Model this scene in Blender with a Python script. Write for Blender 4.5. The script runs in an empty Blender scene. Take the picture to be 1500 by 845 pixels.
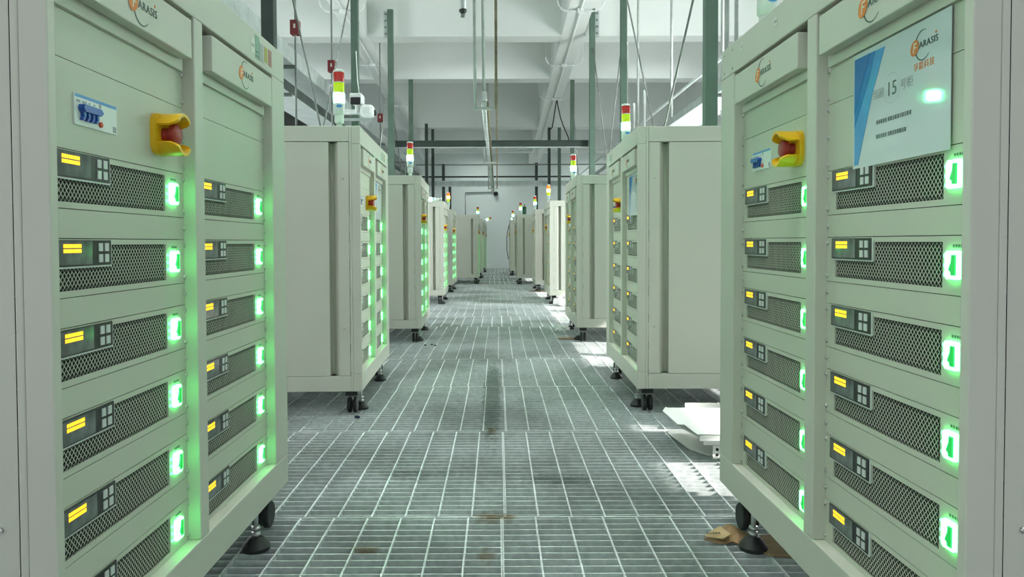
import bpy, bmesh, math, random
from mathutils import Vector, Matrix
random.seed(7)
R = math.radians
PI = math.pi
scene = bpy.context.scene
COL = scene.collection

# ------------------------------------------------------------------ camera
CAM_H = 0.82
F_PX = 1083.0
cd = bpy.data.cameras.new('camera')
cam = bpy.data.objects.new('camera', cd)
COL.objects.link(cam)
PITCH = 1.6
cd.sensor_fit = 'HORIZONTAL'
cd.sensor_width = 36.0
cd.lens = 36.0 * F_PX / 1500.0
cd.shift_x = (750.0 - 729.0) / 1500.0
cd.shift_y = -((422.5 - 355.0) - F_PX * math.tan(R(PITCH))) / 1500.0
cd.clip_start = 0.02
cd.clip_end = 200
cam.location = (0, 0, CAM_H)
cam.rotation_euler = (R(90 - PITCH), R(0.2), 0)
scene.camera = cam

# ------------------------------------------------------------------ world, sun, daylight
w = bpy.data.worlds.new('world')
scene.world = w
w.use_nodes = True
bg = w.node_tree.nodes['Background']
bg.inputs[0].default_value = (0.86, 0.95, 1.0, 1)
bg.inputs[1].default_value = 0.72

sd = bpy.data.lights.new('sun', 'SUN')
sun = bpy.data.objects.new('sun', sd)
COL.objects.link(sun)
sd.energy = 10.0
sd.angle = R(0.6)
sd.color = (1.0, 0.96, 0.9)
sun.rotation_euler = Vector((-0.80, 0.30, -0.50)).to_track_quat('-Z', 'Y').to_euler()

def area(name, loc, direction, sx, sy, energy, color):
    d = bpy.data.lights.new(name, 'AREA')
    d.shape = 'RECTANGLE'
    d.size = sx
    d.size_y = sy
    d.energy = energy
    d.color = color
    o = bpy.data.objects.new(name, d)
    COL.objects.link(o)
    o.location = loc
    o.rotation_euler = Vector(direction).to_track_quat('-Z', 'Z').to_euler()
    return o
# daylight falling in through the window band of each long wall
area('window_daylight_right', (4.45, 8.0, 1.8), (-1, 0, 0.45), 30, 1.6, 3000, (0.95, 1.0, 0.98))
area('window_daylight_left', (-5.35, 8.0, 1.8), (1, 0, 0.45), 30, 1.6, 1450, (0.90, 1.0, 0.97))

vs = scene.view_settings
vs.view_transform = 'Standard'
vs.look = 'None'
vs.gamma = 1
vs.use_curve_mapping = False
vs.exposure = 0.10

# ------------------------------------------------------------------ materials
MATS = {}
def mat(name, color, rough=0.5, metal=0.0, var=0.0, scale=20.0, emit=None, strength=0.0,
        bump=0.0, bscale=200.0, spec=0.5, trans=0.0, alpha=1.0, coat=0.0):
    m = bpy.data.materials.new(name)
    m.use_nodes = True
    nt = m.node_tree
    b = nt.nodes['Principled BSDF']
    b.inputs['Base Color'].default_value = (*color, 1)
    b.inputs['Roughness'].default_value = rough
    b.inputs['Metallic'].default_value = metal
    b.inputs['Specular IOR Level'].default_value = spec
    b.inputs['Transmission Weight'].default_value = trans
    b.inputs['Alpha'].default_value = alpha
    b.inputs['Coat Weight'].default_value = coat
    if emit:
        b.inputs['Emission Color'].default_value = (*emit, 1)
        b.inputs['Emission Strength'].default_value = strength
    if var > 0 or bump > 0:
        tc = nt.nodes.new('ShaderNodeTexCoord')
    if var > 0:
        n = nt.nodes.new('ShaderNodeTexNoise')
        n.inputs['Scale'].default_value = scale
        n.inputs['Detail'].default_value = 5
        nt.links.new(tc.outputs['Object'], n.inputs['Vector'])
        r = nt.nodes.new('ShaderNodeValToRGB')
        r.color_ramp.elements[0].position = 0.3
        r.color_ramp.elements[1].position = 0.7
        r.color_ramp.elements[0].color = (*[c * (1 - var) for c in color], 1)
        r.color_ramp.elements[1].color = (*[min(1, c * (1 + var)) for c in color], 1)
        nt.links.new(n.outputs['Fac'], r.inputs['Fac'])
        nt.links.new(r.outputs['Color'], b.inputs['Base Color'])
    if bump > 0:
        n2 = nt.nodes.new('ShaderNodeTexNoise')
        n2.inputs['Scale'].default_value = bscale
        n2.inputs['Detail'].default_value = 3
        nt.links.new(tc.outputs['Object'], n2.inputs['Vector'])
        bp = nt.nodes.new('ShaderNodeBump')
        bp.inputs['Strength'].default_value = bump
        bp.inputs['Distance'].default_value = 0.002
        nt.links.new(n2.outputs['Fac'], bp.inputs['Height'])
        nt.links.new(bp.outputs['Normal'], b.inputs['Normal'])
    MATS[name] = m
    return m

mat('paint', (0.575, 0.575, 0.505), 0.42, var=0.02, scale=3, bump=0.06, bscale=600)
mat('paint_panel', (0.565, 0.58, 0.49), 0.45, var=0.02, scale=4, bump=0.05, bscale=700)
mat('dark_gap', (0.012, 0.015, 0.013), 0.9, var=0.2)
mat('inner_steel', (0.10, 0.11, 0.10), 0.6, 0.3, var=0.2)
mat('module_black', (0.02, 0.023, 0.022), 0.3, var=0.15, scale=60)
mat('lcd_glass', (0.13, 0.15, 0.145), 0.08, var=0.5, scale=25)  # base colour raised to grey to stand for a reflection on the glass
mat('lcd_text', (0.8, 0.5, 0.02), 0.5, emit=(1.0, 0.55, 0.015), strength=1.5)
mat('key_grey', (0.66, 0.70, 0.68), 0.4, var=0.05)
mat('switch_glow', (0.2, 0.9, 0.4), 0.3, emit=(0.085, 1.0, 0.17), strength=10.0)
mat('switch_rocker', (0.02, 0.35, 0.08), 0.3, emit=(0.01, 0.75, 0.10), strength=0.5)
mat('led_green', (0.1, 0.8, 0.2), 0.3, emit=(0.1, 1.0, 0.3), strength=5.0)
mat('screw', (0.62, 0.62, 0.6), 0.28, 0.9, var=0.1)
mat('yellow_guard', (0.85, 0.50, 0.012), 0.35, var=0.05)
mat('red_button', (0.36, 0.035, 0.03), 0.38, var=0.08)
mat('breaker_white', (0.78, 0.82, 0.80), 0.4, var=0.03)
mat('breaker_blue', (0.015, 0.09, 0.42), 0.35, var=0.1)
mat('label_blue', (0.08, 0.30, 0.65), 0.4, var=0.05)
mat('label_red', (0.8, 0.12, 0.05), 0.4, var=0.05)
mat('label_grey', (0.35, 0.38, 0.38), 0.5, var=0.05)
mat('label_dark', (0.09, 0.14, 0.12), 0.5, var=0.05)
mat('logo_orange', (0.72, 0.22, 0.03), 0.45, var=0.04)
mat('logo_teal', (0.05, 0.10, 0.085), 0.45, var=0.04)
mat('logo_white', (0.75, 0.68, 0.55), 0.45, var=0.03)
mat('rubber', (0.018, 0.020, 0.020), 0.55, var=0.3, scale=40)
mat('zinc', (0.55, 0.57, 0.57), 0.35, 0.8, var=0.15, scale=60)
mat('lamp_white', (0.72, 0.80, 0.74), 0.35, var=0.03)
mat('lens_red', (0.55, 0.02, 0.012), 0.25, var=0.05, coat=0.3)
mat('lens_yellow', (0.55, 0.72, 0.01), 0.25, var=0.04, emit=(0.5, 0.8, 0.01), strength=0.25)
mat('lens_green_lit', (0.2, 0.9, 0.4), 0.25, emit=(0.10, 1.0, 0.35), strength=190.0)
mat('lens_green_far', (0.2, 0.9, 0.4), 0.25, emit=(0.25, 1.0, 0.55), strength=30.0)
mat('lens_green_off', (0.05, 0.40, 0.16), 0.25, var=0.05)
mat('lens_orange_lit', (0.9, 0.4, 0.05), 0.25, emit=(1.0, 0.42, 0.05), strength=22.0)
mat('lens_amber_rim', (0.85, 0.2, 0.01), 0.25, emit=(1.0, 0.16, 0.0), strength=0.7)
mat('steel_green', (0.10, 0.158, 0.122), 0.5, 0.1, var=0.12, scale=6)
mat('steel_dark', (0.035, 0.050, 0.044), 0.5, 0.1, var=0.2, scale=6)
mat('galv', (0.50, 0.55, 0.54), 0.42, 0.45, var=0.15, scale=9)
mat('galv_light', (0.62, 0.66, 0.66), 0.40, 0.3, var=0.1, scale=7)
mat('rod', (0.22, 0.24, 0.225), 0.5, 0.5, var=0.2)
mat('rod_grey', (0.40, 0.43, 0.41), 0.6, 0.0, var=0.2, scale=8)
mat('rod_brown', (0.22, 0.19, 0.12), 0.6, 0.3, var=0.35, scale=14)
mat('red_box', (0.17, 0.014, 0.016), 0.5, var=0.1)
mat('pipe_black', (0.016, 0.020, 0.019), 0.5, var=0.2)
mat('pipe_pink', (0.55, 0.33, 0.31), 0.5, var=0.1)
mat('concrete_white', (0.74, 0.77, 0.75), 0.85, var=0.03, scale=0.8, bump=0.1, bscale=30)
mat('wall_paint', (0.72, 0.78, 0.76), 0.85, var=0.03, scale=0.6, bump=0.08, bscale=30)
mat('wall_white', (0.80, 0.83, 0.82), 0.85, var=0.02, scale=0.6)
mat('conduit_white', (0.76, 0.79, 0.78), 0.5, var=0.03)
mat('cam_white', (0.80, 0.83, 0.82), 0.35, var=0.02)
mat('cam_black', (0.012, 0.013, 0.014), 0.15, var=0.1)
mat('subfloor', (0.10, 0.115, 0.11), 0.9, var=0.3, scale=1.5)
mat('sheet_white', (0.80, 0.80, 0.78), 0.45, var=0.03)
mat('cardboard', (0.30, 0.19, 0.09), 0.85, var=0.18, scale=18)
mat('cardboard_pale', (0.55, 0.40, 0.22), 0.85, var=0.15, scale=40)
mat('bottle_green', (0.015, 0.085, 0.04), 0.2, var=0.1)
mat('brass', (0.45, 0.36, 0.15), 0.4, 0.6, var=0.1)
mat('blue_plastic', (0.01, 0.02, 0.06), 0.4, var=0.1)
mat('plastic_bag', (0.80, 0.82, 0.80), 0.35, var=0.12, scale=25)
mat('poster_paper', (0.66, 0.75, 0.77), 0.04, var=0.015, scale=3)
mat('poster_blue', (0.012, 0.16, 0.50), 0.16, var=0.05)
mat('poster_midblue', (0.015, 0.21, 0.58), 0.16, var=0.05)
mat('poster_sky', (0.08, 0.36, 0.72), 0.16, var=0.05)
mat('sticker_white', (0.66, 0.66, 0.60), 0.5, var=0.03)
mat('sticker_green', (0.22, 0.36, 0.28), 0.5, var=0.15, scale=90)
mat('sticker_yellow', (0.40, 0.34, 0.05), 0.5, var=0.15, scale=120)
mat('sticker_red', (0.36, 0.16, 0.12), 0.5, var=0.2, scale=120)

def grating_material():
    m = bpy.data.materials.new('grating_steel')
    m.use_nodes = True
    nt = m.node_tree
    b = nt.nodes['Principled BSDF']
    geo = nt.nodes.new('ShaderNodeNewGeometry')
    n1 = nt.nodes.new('ShaderNodeTexNoise'); n1.inputs['Scale'].default_value = 45; n1.inputs['Detail'].default_value = 4
    n2 = nt.nodes.new('ShaderNodeTexNoise'); n2.inputs['Scale'].default_value = 1.6; n2.inputs['Detail'].default_value = 5
    n3 = nt.nodes.new('ShaderNodeTexNoise'); n3.inputs['Scale'].default_value = 2.6; n3.inputs['Detail'].default_value = 3
    mp = nt.nodes.new('ShaderNodeMapping'); mp.inputs['Location'].default_value = (3.1, 1.7, 0)
    for n in (n1, n2):
        nt.links.new(geo.outputs['Position'], n.inputs['Vector'])
    nt.links.new(geo.outputs['Position'], mp.inputs['Vector'])
    nt.links.new(mp.outputs['Vector'], n3.inputs['Vector'])
    r1 = nt.nodes.new('ShaderNodeValToRGB')
    r1.color_ramp.elements[0].position = 0.3; r1.color_ramp.elements[1].position = 0.72
    r1.color_ramp.elements[0].color = (0.55, 0.585, 0.60, 1)
    r1.color_ramp.elements[1].color = (0.80, 0.835, 0.845, 1)
    nt.links.new(n1.outputs['Fac'], r1.inputs['Fac'])
    r2 = nt.nodes.new('ShaderNodeValToRGB')
    r2.color_ramp.elements[0].position = 0.33; r2.color_ramp.elements[1].position = 0.58
    r2.color_ramp.elements[0].color = (0.60, 0.62, 0.60, 1)
    r2.color_ramp.elements[1].color = (1, 1, 1, 1)
    nt.links.new(n2.outputs['Fac'], r2.inputs['Fac'])
    mx = nt.nodes.new('ShaderNodeMix'); mx.data_type = 'RGBA'; mx.blend_type = 'MULTIPLY'
    mx.inputs['Factor'].default_value = 1
    nt.links.new(r1.outputs['Color'], mx.inputs['A'])
    nt.links.new(r2.outputs['Color'], mx.inputs['B'])
    r3 = nt.nodes.new('ShaderNodeValToRGB')
    r3.color_ramp.elements[0].position = 0.72; r3.color_ramp.elements[1].position = 0.80
    r3.color_ramp.elements[0].color = (0, 0, 0, 1)
    r3.color_ramp.elements[1].color = (0.7, 0.7, 0.7, 1)
    nt.links.new(n3.outputs['Fac'], r3.inputs['Fac'])
    mx2 = nt.nodes.new('ShaderNodeMix'); mx2.data_type = 'RGBA'
    nt.links.new(r3.outputs['Color'], mx2.inputs['Factor'])
    nt.links.new(mx.outputs['Result'], mx2.inputs['A'])
    mx2.inputs['B'].default_value = (0.20, 0.15, 0.09, 1)
    last = mx2.outputs['Result']
    sep = nt.nodes.new('ShaderNodeSeparateXYZ')
    nt.links.new(geo.outputs['Position'], sep.inputs['Vector'])
    def mnode(op, a_, b_, clamp=False):
        q = nt.nodes.new('ShaderNodeMath'); q.operation = op; q.use_clamp = clamp
        for k_, v_ in enumerate((a_, b_)):
            if isinstance(v_, (int, float)): q.inputs[k_].default_value = v_
            else: nt.links.new(v_, q.inputs[k_])
        return q.outputs[0]
    def stain(fac, col, prev):
        m_ = nt.nodes.new('ShaderNodeMix'); m_.data_type = 'RGBA'; m_.blend_type = 'MULTIPLY'
        nt.links.new(fac, m_.inputs['Factor']); nt.links.new(prev, m_.inputs['A'])
        m_.inputs['B'].default_value = (*col, 1)
        return m_.outputs['Result']
    def ellipse(cx, cy, rx, ry, soft):
        dx = mnode('DIVIDE', mnode('SUBTRACT', sep.outputs['X'], cx), rx)
        dy = mnode('DIVIDE', mnode('SUBTRACT', sep.outputs['Y'], cy), ry)
        d_ = mnode('ADD', mnode('MULTIPLY', dx, dx), mnode('MULTIPLY', dy, dy))
        d_ = mnode('ADD', d_, mnode('MULTIPLY', mnode('SUBTRACT', n1.outputs['Fac'], .5), 1.2))
        return mnode('MULTIPLY', mnode('SUBTRACT', 1.0, d_, True), soft, True)
    # rust blooms at the panel corners and one oily track along a single row of cells
    for (cx, cy, rx, ry) in ((-.025, 2.20, .055, .05), (-.36, 1.97, .045, .02), (-.035, 1.93, .03, .05), (-.03, 3.22, .03, .08), (.03, 2.19, .03, .03)):
        last = stain(ellipse(cx, cy, rx, ry, 1.0), (.50, .38, .24), last)
    last = stain(ellipse(-.035, 4.0, .056, 1.15, 1.6), (.52, .56, .53), last)
    last = stain(ellipse(.22, 2.55, .16, .07, 1.1), (.58, .60, .58), last)
    last = stain(ellipse(-.30, 2.62, .18, .06, 1.0), (.62, .64, .62), last)
    nt.links.new(last, b.inputs['Base Color'])
    b.inputs['Metallic'].default_value = 0.08
    b.inputs['Roughness'].default_value = 0.42
    MATS['grating'] = m
grating_material()

# ------------------------------------------------------------------ mesh helpers
class MB:
    def __init__(self):
        self.v = []; self.f = []; self.smooth = []
    def add(self, verts, faces, smooth=False):
        o = len(self.v)
        self.v += [tuple(p) for p in verts]
        self.f += [tuple(i + o for i in f) for f in faces]
        self.smooth += [smooth] * len(faces)
        return self
    def box(self, x0, x1, y0, y1, z0, z1):
        if x0 > x1: x0, x1 = x1, x0
        if y0 > y1: y0, y1 = y1, y0
        if z0 > z1: z0, z1 = z1, z0
        v = [(x0,y0,z0),(x1,y0,z0),(x1,y1,z0),(x0,y1,z0),(x0,y0,z1),(x1,y0,z1),(x1,y1,z1),(x0,y1,z1)]
        f = [(3,2,1,0),(4,5,6,7),(0,1,5,4),(1,2,6,5),(2,3,7,6),(3,0,4,7)]
        return self.add(v, f)
    def cyl(self, p, q, r, n=12, r2=None, caps=True):
        p = Vector(p); q = Vector(q); r2 = r if r2 is None else r2
        d = (q - p).normalized()
        a = Vector((0,0,1)) if abs(d.z) < 0.9 else Vector((1,0,0))
        u = d.cross(a).normalized(); t = d.cross(u)
        v = []
        for c, rr in ((p, r), (q, r2)):
            for i in range(n):
                an = 2*PI*i/n
                v.append(c + (u*math.cos(an) + t*math.sin(an))*rr)
        self.add(v, [(i, i+n, (i+1)%n+n, (i+1)%n) for i in range(n)], True)
        if caps:
            o = len(self.v) - 2*n
            self.f.append(tuple(o+i for i in range(n))); self.smooth.append(False)
            self.f.append(tuple(o+n+i for i in reversed(range(n)))); self.smooth.append(False)
        return self
    def tube(self, pts, r, n=8):
        for a, b in zip(pts[:-1], pts[1:]):
            self.cyl(a, b, r, n)
        return self
    def lathe(self, prof, n=20, axis='z', o=(0,0,0)):
        """prof: list of (radius, height) bottom to top"""
        v = []
        for r, h in prof:
            for i in range(n):
                an = 2*PI*i/n
                c, s = r*math.cos(an), r*math.sin(an)
                if axis == 'z': p = (c, s, h)
                elif axis == 'x': p = (h, c, s)
                else: p = (s, h, c)
                v.append((p[0]+o[0], p[1]+o[1], p[2]+o[2]))
        f = []
        for k in range(len(prof)-1):
            for i in range(n):
                j = (i+1) % n
                f.append((k*n+i, k*n+j, (k+1)*n+j, (k+1)*n+i))
        f.append(tuple(reversed(range(n))))
        f.append(tuple((len(prof)-1)*n+i for i in range(n)))
        return self.add(v, f, True)
    def prism(self, poly, ext, plane='yz', d0=0.0):
        """polygon in plane, extruded from d0 to d0+ext along the remaining axis"""
        def P(a, b, c):
            return {'yz': (c, a, b), 'xz': (a, c, b), 'xy': (a, b, c)}[plane]
        n = len(poly)
        v = [P(a, b, d0) for a, b in poly] + [P(a, b, d0+ext) for a, b in poly]
        f = [(i, (i+1)%n, (i+1)%n+n, i+n) for i in range(n)]
        f += [tuple(reversed(range(n))), tuple(range(n, 2*n))]
        return self.add(v, f)
    def mesh(self, name, m):
        me = bpy.data.meshes.new(name)
        me.from_pydata(self.v, [], self.f)
        if m: me.materials.append(MATS[m])
        me.polygons.foreach_set('use_smooth', self.smooth)
        bm = bmesh.new(); bm.from_mesh(me)
        bmesh.ops.recalc_face_normals(bm, faces=bm.faces)
        bm.to_mesh(me); bm.free()
        me.update()
        return me
    def build(self, name, m, parent=None, bevel=0.0, loc=None):
        return put(name, self.mesh(name, m), parent, bevel, loc)

def put(name, me, parent=None, bevel=0.0, loc=None):
    o = bpy.data.objects.new(name, me)
    COL.objects.link(o)
    if parent: o.parent = parent
    if loc: o.location = loc
    if bevel > 0:
        b = o.modifiers.new('bevel', 'BEVEL')
        b.width = bevel; b.segments = 2; b.limit_method = 'ANGLE'; b.angle_limit = R(40)
    return o

def sharp(me, ang=35):
    """smooth faces with hard edges kept at steep angles"""
    me.set_sharp_from_angle(angle=R(ang))
    return me

def thing(name, label, cat, loc=(0,0,0), rotz=0, group=None):
    o = bpy.data.objects.new(name, None)
    COL.objects.link(o)
    o.location = loc; o.rotation_euler = (0, 0, rotz)
    o.empty_display_size = 0.1
    return tag(o, label, cat, group)
def tag(o, label, cat, group=None, kind=None):
    o['label'] = label; o['category'] = cat
    if group: o['group'] = group
    if kind: o['kind'] = kind
    return o
def struct(o):
    o['kind'] = 'structure'
    return o
def kids(o):
    return [c for c in bpy.data.objects if c.parent == o]

FONT_CACHE = {}
def text_mesh(name, s, size, m, shear=0.0, align='LEFT', bold=0.0, spacing=1.0):
    """lettering in the local yz plane, facing +x, reading along +y"""
    key = (s, size, m, shear, align, bold, spacing)
    if key in FONT_CACHE: return FONT_CACHE[key]
    cu = bpy.data.curves.new('lettering', 'FONT')
    cu.body = s; cu.size = size; cu.align_x = align; cu.shear = shear
    cu.space_character = spacing
    cu.extrude = 0.0003; cu.offset = bold; cu.resolution_u = 3
    o = bpy.data.objects.new('lettering', cu)
    COL.objects.link(o)
    dg = bpy.context.evaluated_depsgraph_get()
    me = bpy.data.meshes.new_from_object(o.evaluated_get(dg))
    me.transform(Matrix(((0,0,1,0),(1,0,0,0),(0,1,0,0),(0,0,0,1))))
    me.materials.clear(); me.materials.append(MATS[m])
    me.name = name
    bpy.data.objects.remove(o); bpy.data.curves.remove(cu)
    FONT_CACHE[key] = me
    return me

def disc(cy, cz, ry, rz, n=24, skew=0.0):
    return [(cy + ry*math.cos(2*PI*i/n) + skew*rz*math.sin(2*PI*i/n), cz + rz*math.sin(2*PI*i/n)) for i in range(n)]

# ------------------------------------------------------------------ setting: floor
sub = MB().box(-6, 5.2, -4, 24.2, -0.42, -0.36).build('floor', 'subfloor')
struct(sub)
GP = 1.0
def grating_mesh():
    mb = MB()
    n = 25
    for i in range(n):
        y = (i + 0.5) * 0.04
        mb.box(0.004, 0.996, y - 0.0018, y + 0.0018, -0.030, 0.0)
    for i in range(1, 10):
        x = i * 0.1
        mb.box(x - 0.0026, x + 0.0026, 0.006, 0.994, -0.026, 0.0006)
    for x in (0.0025, 0.9975):
        mb.box(x - 0.0018, x + 0.0018, 0.003, 0.997, -0.030, 0.0)
    for y in (0.0055, 0.9945):
        mb.box(0.002, 0.998, y - 0.0018, y + 0.0018, -0.034, 0.0005)
    return mb.mesh('grating_panel', 'grating')
gm = grating_mesh()
row_shift = {}
for j in range(-3, 24):
    y0 = 2.19 + (j - 2) * 1.0
    sh = random.uniform(-0.02, 0.02)
    y0 += random.uniform(-.004, .004)
    for i in range(-4, 5):
        o = put('grating_panel', gm, sub, loc=(0.02 + i * GP + sh, y0, random.uniform(-0.0015, 0.0)))

# ------------------------------------------------------------------ setting: walls
endw = MB().box(-6, 5.2, 23.8, 24.0, -0.4, 6.2).build('wall_end', 'wall_paint'); struct(endw)
def slope(y): return 4.11 - 0.058 * (y - 10.0)
lw = MB()
# left wall with a long window band
lw.box(-5.7, -5.5, -4, 23.8, -0.4, 1.0).box(-5.7, -5.5, -4, 23.8, 2.6, 6.4)
yy = -4.0
while yy < 23.8:
    lw.box(-5.7, -5.5, yy, yy + 0.35, 1.0, 2.6); yy += 3.4
struct(lw.build('wall_left', 'wall_white'))
rw = MB()
rw.box(4.6, 4.8, -4, 23.8, -0.4, 0.9).box(4.6, 4.8, -4, 23.8, 2.62, 6.4)
yy = -4.95
while yy < 23.8:
    rw.box(4.6, 4.8, max(yy, -4.0), min(yy + 0.7, 23.8), 0.9, 2.62); yy += 3.4
struct(rw.build('wall_right', 'wall_white'))
# window frames with mullions, one object per opening
wn = 0
for side, x, z0, z1, pw in ((1, 4.7, 0.9, 2.62, 0.7), (-1, -5.6, 1.0, 2.6, 0.35)):
    y = (-4.95 if side > 0 else -4.0) + pw
    while y + 3.4 - pw < 24.0:
        y1 = min(y + 3.4 - pw, 23.8)
        wn += 1
        mb = MB()
        for (a, b) in ((y, y + 0.05), (y1 - 0.05, y1), ((y + y1) / 2 - 0.025, (y + y1) / 2 + 0.025)):
            mb.box(x - 0.03, x + 0.03, a, b, z0, z1)
        for (a, b) in ((z0, z0 + 0.05), (z1 - 0.05, z1)):
            mb.box(x - 0.03, x + 0.03, y + 0.05, y1 - 0.05, a, b)
        struct(mb.build('window_%d' % wn, 'conduit_white'))
        y += 3.4
# sloping roof slab and its beams
cl = MB()
ya, yb = -4.0, 24.0
za, zb_ = slope(ya) + 1.5, slope(yb) + 1.5
cl.add([(-6,ya,za),(5.2,ya,za),(5.2,yb,zb_),(-6,yb,zb_),(-6,ya,za+.2),(5.2,ya,za+.2),(5.2,yb,zb_+.2),(-6,yb,zb_+.2)],
       [(0,1,2,3),(7,6,5,4),(0,4,5,1),(1,5,6,2),(2,6,7,3),(3,7,4,0)])
ceil = cl.build('ceiling', 'concrete_white'); struct(ceil)
for yc, wd in ((2.5, .35), (5.5, .35), (8.6, .35), (11.72, .36), (14.08, .36), (18.35, .42), (21.6, .4)):
    z = slope(yc)
    MB().box(-5.5, 4.6, yc - wd/2, yc + wd/2, z, z + 1.48).build('cross_beam', 'concrete_white', ceil)
for xc, wd in ((-2.15, 0.29), (1.17, 0.34)):
    y0, y1 = -3.9, 23.8
    v = []
    for y in (y0, y1):
        for x in (xc - wd/2, xc + wd/2):
            v += [(x, y, slope(y) - 0.012), (x, y, slope(y) + 1.45)]
    MB().add(v, [(0,1,3,2),(4,6,7,5),(0,4,5,1),(2,3,7,6),(0,2,6,4),(1,5,7,3)]).build('long_beam', 'concrete_white', ceil)

# added fill lamps, hidden between the cross beams, to raise the light level
LAMP_W = 27
mat('lamp_tube', (0.9, 0.9, 0.9), 0.4, emit=(0.93, 1.0, 0.97), strength=3.0)
for li, (ly, where) in enumerate(((1.0, 'nearest'), (4.0, 'second'), (7.05, 'third'), (10.15, 'fourth'), (12.9, 'fifth'), (16.2, 'sixth'), (19.95, 'seventh'), (22.7, 'last'))):
    for lx, sd_ in ((-3.7, 'left'), (-0.5, 'middle'), (2.9, 'right')):
        lz = slope(ly) + 1.40
        lp = thing('ceiling_lamp', 'linear ceiling lamp on the roof slab, %s roof bay, %s row' % (where, sd_), 'lamp', (lx, ly, lz), 0, 'linear ceiling lamps in the roof bays')
        MB().box(-.75, .75, -.07, .07, .02, .10).build('housing', 'conduit_white', lp)
        MB().box(-.72, .72, -.05, .05, .0, .018).build('diffuser', 'lamp_tube', lp)
        d_ = bpy.data.lights.new('lamp_light', 'AREA')
        d_.shape = 'RECTANGLE'; d_.size = 1.44; d_.size_y = .12; d_.energy = LAMP_W; d_.color = (0.93, 1.0, 0.97); d_.spread = R(84)
        lo = bpy.data.objects.new('lamp_light', d_)
        COL.objects.link(lo); lo.parent = lp; lo.location = (0, 0, -.006)

# ------------------------------------------------------------------ cabinets
W, DEP = 1.13, 0.72
ZB, ZT = 0.123, 1.363
SILL = 0.206
U1, U2, U3 = 0.04445, 0.0889, 0.13335
REC = 0.026
PW = 0.4826
OPEN = 0.475
MID = 0.045
NUNIT = 6
ZU_TOP = SILL + 5 * U3 + U2            # top of the highest unit
LOGO_Z0, LOGO_Z1 = 1.187, 1.264        # logo bar

# --- shared meshes (panel space: x out of the panel, y to the right, z up, origin bottom left)
def faceplate():
    mb = MB()
    H = U2 - 0.0009
    t = 0.003
    e = 0.0004
    for (a, b, c, d) in ((0, PW, e, .010), (0, .040, .010, .045), (0, .190, .045, H),
                         (.190, .394, .079, H), (.394, PW, .010, H)):
        mb.box(-t, 0, a, b, c, d)
    mb.box(-0.05, -0.018, .02, PW - .02, .004, H - .004)
    return mb.mesh('power_unit', 'paint_panel')
def vent():
    mb = MB()
    hw, hh, k, dp = 0.0049, 0.0057, 0.84, 0.0010
    def cell(cy, cz):
        o = [(cy + hw, cz), (cy, cz + hh), (cy - hw, cz), (cy, cz - hh)]
        i_ = [(cy + hw*k, cz), (cy, cz + hh*k), (cy - hw*k, cz), (cy, cz - hh*k)]
        v = [(-.0006, *p) for p in o] + [(-.0006, *p) for p in i_] + [(-dp, *p) for p in i_]
        f = []
        for a in range(4):
            b = (a + 1) % 4
            f.append((a, b, b + 4, a + 4)); f.append((a + 4, b + 4, b + 8, a + 8))
        mb.add(v, f)
    r = 0
    z = .010 + hh
    while z + hh <= .0795:
        y = .040 + hw + (hw if r % 2 else 0)
        while y + hw <= .3945:
            if y - hw > .1885 or z + hh < .0455:
                cell(y, z)
            y += 2 * hw
        z += hh; r += 1
    return mb.mesh('vent_grille', 'paint_panel')
def vent_back():
    return MB().box(-.017, -.006, .036, .398, .007, .083).mesh('vent_backing', 'dark_gap')
def module():
    mb = MB()
    mb.box(.0002, .0032, .030, .186, .0465, .0862)
    return mb.mesh('display_module', 'module_black')
def module_rim():
    mb = MB()
    mb.box(.0001, .0022, .1862, .1895, .0435, .0875).box(.0001, .0022, .028, .1862, .0435, .0462)
    return mb.mesh('display_rim', 'key_grey')
def lcd():
    return MB().box(.0033, .0040, .034, .128, .0490, .0845).mesh('lcd_window', 'lcd_glass')
def lcdtext():
    mb = MB()
    for r in range(2):
        for c in range(8):
            y = .050 + c * .0060
            z = .0745 - r * .0075
            mb.box(.0041, .0044, y, y + .0048, z, z + .0056)
    return mb.mesh('display_text', 'lcd_text')
def keys():
    return MB().box(.0033, .0050, -.0055, .0055, -.0065, .0065).mesh('key_button', 'key_grey')
SW = (.409, .442, .024, .066)
def switch():
    y0, y1, z0, z1 = SW
    c = 0.004
    poly = [(y0+c,z0),(y1-c,z0),(y1,z0+c),(y1,z1-c),(y1-c,z1),(y0+c,z1),(y0,z1-c),(y0,z0+c)]
    return MB().prism(poly, .006, 'yz', .0002).mesh('power_switch', 'switch_glow')
def rocker():
    y0, y1, z0, z1 = SW
    yc = (y0 + y1) / 2 + .004
    poly = [(yc - .001, z1 - .006), (yc + .007, z1 - .006), (yc + .007, z0 + .006), (yc - .002, z0 + .006),
            (yc - .003, z0 + .011), (yc - .008, z0 + .014), (yc - .002, z0 + .026)]
    return MB().prism(poly, .0022, 'yz', .0062).mesh('switch_rocker', 'switch_rocker')
def legend():
    mb = MB()
    for k in range(4):
        y = SW[0] + .010 + k * .0062
        mb.box(.0001, .0003, y, y + .0045, .0715, .0755)
        mb.box(.0001, .0003, y, y + .0045, .0705, .0711)
    return mb.mesh('switch_legend', 'label_dark')
def leds():  # column of small glowing green dots beside the switch
    mb = MB()
    for k in range(3):
        mb.lathe([(.0030, .0002), (.0030, .0014), (.0012, .0024)], 8, 'x', (0, .4005, .030 + .014 * k))
    return mb.mesh('status_light', 'led_green')
def blank(h):
    return MB().box(-.003, 0, 0, PW, .0004, h - .0008).mesh('blank_panel', 'paint_panel')
def screw_mesh():
    return MB().lathe([(.0048, 0), (.0048, .0012), (.0036, .0028), (.0012, .0034)], 10, 'x').mesh('screw', 'screw')
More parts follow.
